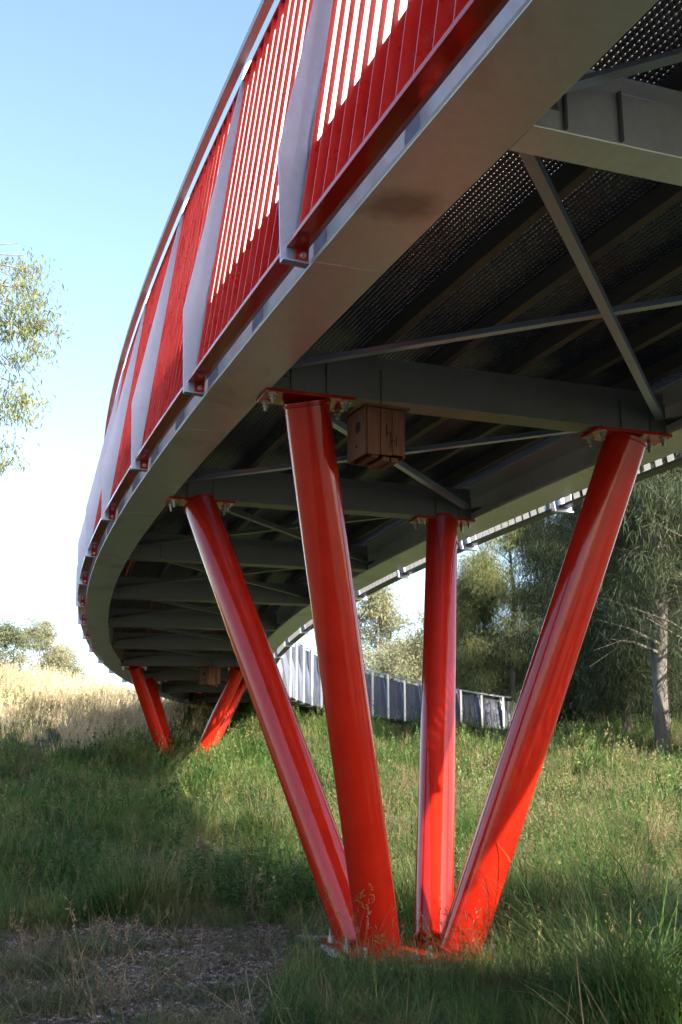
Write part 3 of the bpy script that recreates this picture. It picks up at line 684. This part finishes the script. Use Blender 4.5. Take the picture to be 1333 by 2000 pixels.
for i, (x, y, h) in enumerate([(1.5, 14.5, .8), (2.0, 15.6, .9), (.55, 14.4, .6), (3.1, 16.5, .9)]):
    weed((x, y, float(ground_z(x, y))), h, rw, 'green broad-leaved weed standing in the meadow to the right of the pier', 6)
for i in range(26):
    y = rw.uniform(15, 27); x = rw.uniform(-.32, .33)*y; weed((x, y, float(ground_z(x, y))), rw.uniform(.5, 1.05), rw, 'tall leafy green weed sticking up out of the meadow grass', 5)

# ------------------------------------------------------------------ trees
def tree(name, label, cat, loc, H, spread, rng, mat, bark, trunk_r=.2, base=.25, nb=26, leaf=(.25, .03), per=220, droop=.5, lean=(0, 0), clump=.5, forks=1, group=None, subs=4, top=1.0, forkz=0, extra=(), dead=0):
    e = empty(name, loc); tag(e, label, cat, group); L0 = Vector(loc); mb = MB(); tips = []
    stems = []
    for f in range(forks):
        a = rng.uniform(0, 6.28); k = .0 if forks == 1 else .16
        endp = L0+Vector((lean[0]+math.cos(a)*k*H, lean[1]+math.sin(a)*k*H, H*(1-.12*f)))
        fk = L0+Vector((lean[0]*.3, lean[1]*.3, H*forkz))
        ptsl = [L0+Vector((0, 0, -.2))]+[(fk.lerp(endp, (t-forkz)/(1-forkz)) if t > forkz else L0.lerp(fk, t/max(forkz, .01)))+Vector((rng.normal(), rng.normal(), 0))*.012*H*(1 if t > forkz else .3) for t in (.18, .36, .55, .75, .9, 1)]
        tk = 1 if f == 0 else .72
        mb.tube(ptsl, [trunk_r*q*tk for q in (1.15, .9, .72, .55, .36, .2, .06)], 9); stems.append(ptsl)
    for i in range(nb):
        st = stems[i % len(stems)]; t = base+(1-base)*((i+rng.uniform(0, 1))/nb)**.9; q = min(t, .999)*(len(st)-1); j = int(q); p = st[j].lerp(st[j+1], q-j)
        az = rng.uniform(0, 6.283); u = (t-base)/(1-base); prof = max(.14, math.sin(math.pi*min(1, (u*.86+.14)**.75)))*top if u < 1 else .1
        ln = spread*prof*rng.uniform(.55, 1.15)
        tip = p+Vector((math.cos(az)*ln, math.sin(az)*ln, ln*rng.uniform(.15, .75))); mid = p.lerp(tip, .5)+Vector((0, 0, .08*ln))
        r0 = trunk_r*.28*(1.1-u*.7); mb.tube([p, mid, tip], [r0, r0*.6, r0*.2], 5, False)
        for k in range(subs):
            f = rng.uniform(.35, 1.05); c = p.lerp(tip, f)+Vector(rng.normal(size=3))*clump*.6; mb.tube([p.lerp(tip, max(0, f-.3)), c], [r0*.3, r0*.1], 4, False); tips.append(tuple(c))
    for k in range(dead):      # bare dead limbs low on the trunk
        st = stems[k % len(stems)]; p = st[1].lerp(st[3], rng.uniform(.1, 1)); a = rng.uniform(0, 6.28); ln = rng.uniform(1.2, 3.0)
        d_ = Vector((math.cos(a), math.sin(a)*.6-.5, rng.uniform(.1, .9))); m1 = p+d_*ln*.5+Vector((0, 0, .12)); q = p+d_*ln
        mb.tube([p, m1, q], [.07, .045, .012], 6, False)
        for w in range(6):
            f = rng.uniform(.3, 1); c = p.lerp(q, f); mb.tube([c, c+Vector(rng.normal(size=3))*.35+Vector((0, 0, .15)), c+Vector(rng.normal(size=3))*.6+d_*.4], [.02, .012, .004], 4, False)
    for q in extra:
        q = Vector(q); p = stems[0][4]+(stems[0][5]-stems[0][4])*rng.uniform(0, 1); mid = p.lerp(q, .6)+Vector((0, 0, .5))
        mb.tube([p, mid, q+Vector((0, 0, .35)), q], [.03, .018, .008, .004], 5, False)
        for k in range(3): tips.append(tuple(q+Vector(rng.normal(size=3))*.22))
    mb.build('trunk', bark, e, True)
    T = np.repeat(np.array(tips), per, 0); n = len(T); sz = np.repeat(rng.uniform(.6, 1.3, len(tips)), per)[:, None]
    off = rng.normal(size=(n, 3))*clump*.55*sz*np.array([1, 1, .75]); C = T+off
    D = rng.normal(size=(n, 3))*.55+off*.5+np.array([0, 0, -1])*droop
    V, F = diamonds(C, D, rng.uniform(.6, 1.3, n)*leaf[0], leaf[1]*rng.uniform(.7, 1.3, n), rng, .15)
    o = bpy.data.objects.new('crown', mesh_np('crown', V, F, mat)); link(o, e); return e
rt = np.random.default_rng(21)
gz = lambda x, y: float(ground_z(x, y))
def at(px, py, y):   # ground spot under a direction
    return ((px-666.5)/2260*y, y, gz((px-666.5)/2260*y, y))
# big forked she-oak at the right edge
tree('she_oak_tree', 'large dark she-oak with a pale forked trunk at the right edge', 'tree', at(1282, 0, 40), 15, 4.6, rt, M_CASD, M_BARKM, .25, .42, 46, (.42, .017), 330, .9, (.3, 1.5), .8, 4, 'she-oaks at the meadow edge', 5, 1.0, .30, (), 16)
dk = [(1215, 47, 13), (1345, 46, 16), (1400, 38, 14), (1290, 54, 15), (1165, 56, 12.5)]
dl = ['dark she-oak just left of the forked trunk, in shade', 'dark she-oak at the right frame edge behind the forked trunk', 'dark she-oak cut off by the right frame edge', 'tall dark she-oak directly behind the forked trunk', 'dark she-oak filling the gap beside the right pier leg']
for (px, y, h), lb in zip(dk, dl):
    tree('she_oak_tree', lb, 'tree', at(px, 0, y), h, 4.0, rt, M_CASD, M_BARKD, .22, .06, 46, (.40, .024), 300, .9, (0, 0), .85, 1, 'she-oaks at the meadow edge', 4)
lt = [(1005, 58, 12.6, 2.7), (945, 66, 10, 2.4), (1085, 62, 11.0, 2.4), (905, 60, 7.5, 2.2)]
ll = ['sunlit olive she-oak with the tallest crown between the two right pier legs', 'sunlit she-oak just right of the middle pier leg', 'sunlit she-oak left of the rightmost pier leg', 'smaller sunlit she-oak beside the middle right pier leg']
for (px, y, h, sp), lb in zip(lt, ll):
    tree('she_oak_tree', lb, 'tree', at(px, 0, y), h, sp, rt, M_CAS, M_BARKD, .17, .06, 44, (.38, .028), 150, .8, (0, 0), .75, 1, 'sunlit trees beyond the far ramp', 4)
# undergrowth along the edge of the wood
ul = [(1000, 66, 4.2, 'low dark shrub at the foot of the sunlit she-oaks'), (1090, 62, 4.6, 'dark shrub behind the rightmost pier leg'), (1170, 60, 4.6, 'dark shrub under the trees just left of the forked trunk'), (1240, 60, 5, 'dark shrub behind the forked trunk'), (1320, 58, 5, 'dark shrub at the right frame edge under the trees'), (940, 72, 4.0, 'low shrub at the right end of the far ramp'), (1395, 56, 5, 'dark shrub just beyond the right frame edge'), (1130, 70, 5.5, 'dark thicket deep in the wood beside the right pier leg'), (1280, 72, 6, 'dark thicket deep in the wood behind the forked trunk')]
for px, y, h, lb in ul:
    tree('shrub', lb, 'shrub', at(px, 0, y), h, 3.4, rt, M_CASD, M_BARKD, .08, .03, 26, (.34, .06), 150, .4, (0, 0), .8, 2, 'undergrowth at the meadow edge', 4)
fl = [(740, 95, 13.5, 3.6, 'pale airy gum tree seen between the two middle pier legs'), (700, 110, 9, 3.4, 'low pale gum at the left of the middle gap'), (800, 90, 8.0, 3.2, 'low pale bushy tree above the far ramp'), (850, 84, 8.4, 3.0, 'low bushy tree left of the middle right pier leg'), (770, 84, 6, 3.2, 'low rounded tree right above the far ramp'), (610, 120, 7, 4, 'far low tree behind the near pier legs')]
for px, y, h, sp, lb in fl:
    tree('gum_tree', lb, 'tree', at(px, 0, y), h, sp, rt, M_FAR, M_BARK, .16, .15, 34, (.34, .08), 110, .3, (0, 0), .85, 1, 'far gum trees', 4)
fl = [(12, 120, 14.5, 5.0, 'far gum tree at the left frame edge above the hill'), (78, 125, 15.5, 4.8, 'far gum tree with a round crown above the dry hill'), (122, 130, 13.5, 4.6, 'far gum tree beside the bridge screen above the hill'), (-40, 118, 15, 5, 'far gum tree just outside the left edge')]
for px, y, h, sp, lb in fl:
    tree('gum_tree', lb, 'tree', at(px, 0, y), h, sp, rt, M_FAR, M_BARK, .18, .3, 28, (.34, .08), 110, .3, (0, 0), .8, 1, 'far gum trees', 4)
# near gum on the left: trunk just outside the frame, hanging sprays reach into it
rn = np.random.default_rng(5)
def pix(px, py, y): return ((px-666.5)/2260*y*1.03, y, CAM_H+y*math.tan(PITCH+math.atan((1000-py)/2260)))
ex = [pix(a-8, b+15, 21.5+.8*math.sin(a)) for a, b in [(8, 490), (22, 515), (35, 545), (10, 560), (30, 585), (48, 575), (14, 610), (40, 620), (60, 632), (75, 650), (25, 645), (5, 650), (45, 660), (-10, 540), (-15, 600), (-12, 660), (8, 745), (30, 765), (15, 790), (5, 830), (38, 780), (-8, 780), (0, 870), (-10, 900)]]
tree('gum_tree', 'near gum tree with leafy sprays hanging in at the left edge', 'tree', (-9.2, 22, gz(-9.2, 22)), 12.6, 2.3, rn, M_GUM, M_BARK, .20, .42, 30, (.13, .030), 52, 1.0, (.2, 0), .28, 1, None, 5, 1.0, 0, ex)
# gums standing behind the viewer on the sunny side: their shade falls on the grass
for x, y, h, sp, lb in [(14.0, -11.8, 15.0, 2.7, 'broad gum tree behind the viewer shading the nearest grass'), (24.0, -6.0, 13.5, 2.6, 'gum tree off to the right shading part of the meadow'), (28.5, 1, 14, 2.8, 'slender gum tree far off to the right of the meadow'), (20.3, -9.2, 16.5, 1.9, 'narrow gum tree behind the viewer on the sunny side'), (27.5, 12, 16.5, 2.6, 'tall gum tree standing well to the right of the bridge')]:
    tree('gum_tree', lb, 'tree', (x, y, 0), h, sp, rn, M_GUM, M_BARK, .22, .5, 26, (.30, .08), 70, .8, (0, 0), .6, 1, None, 4)
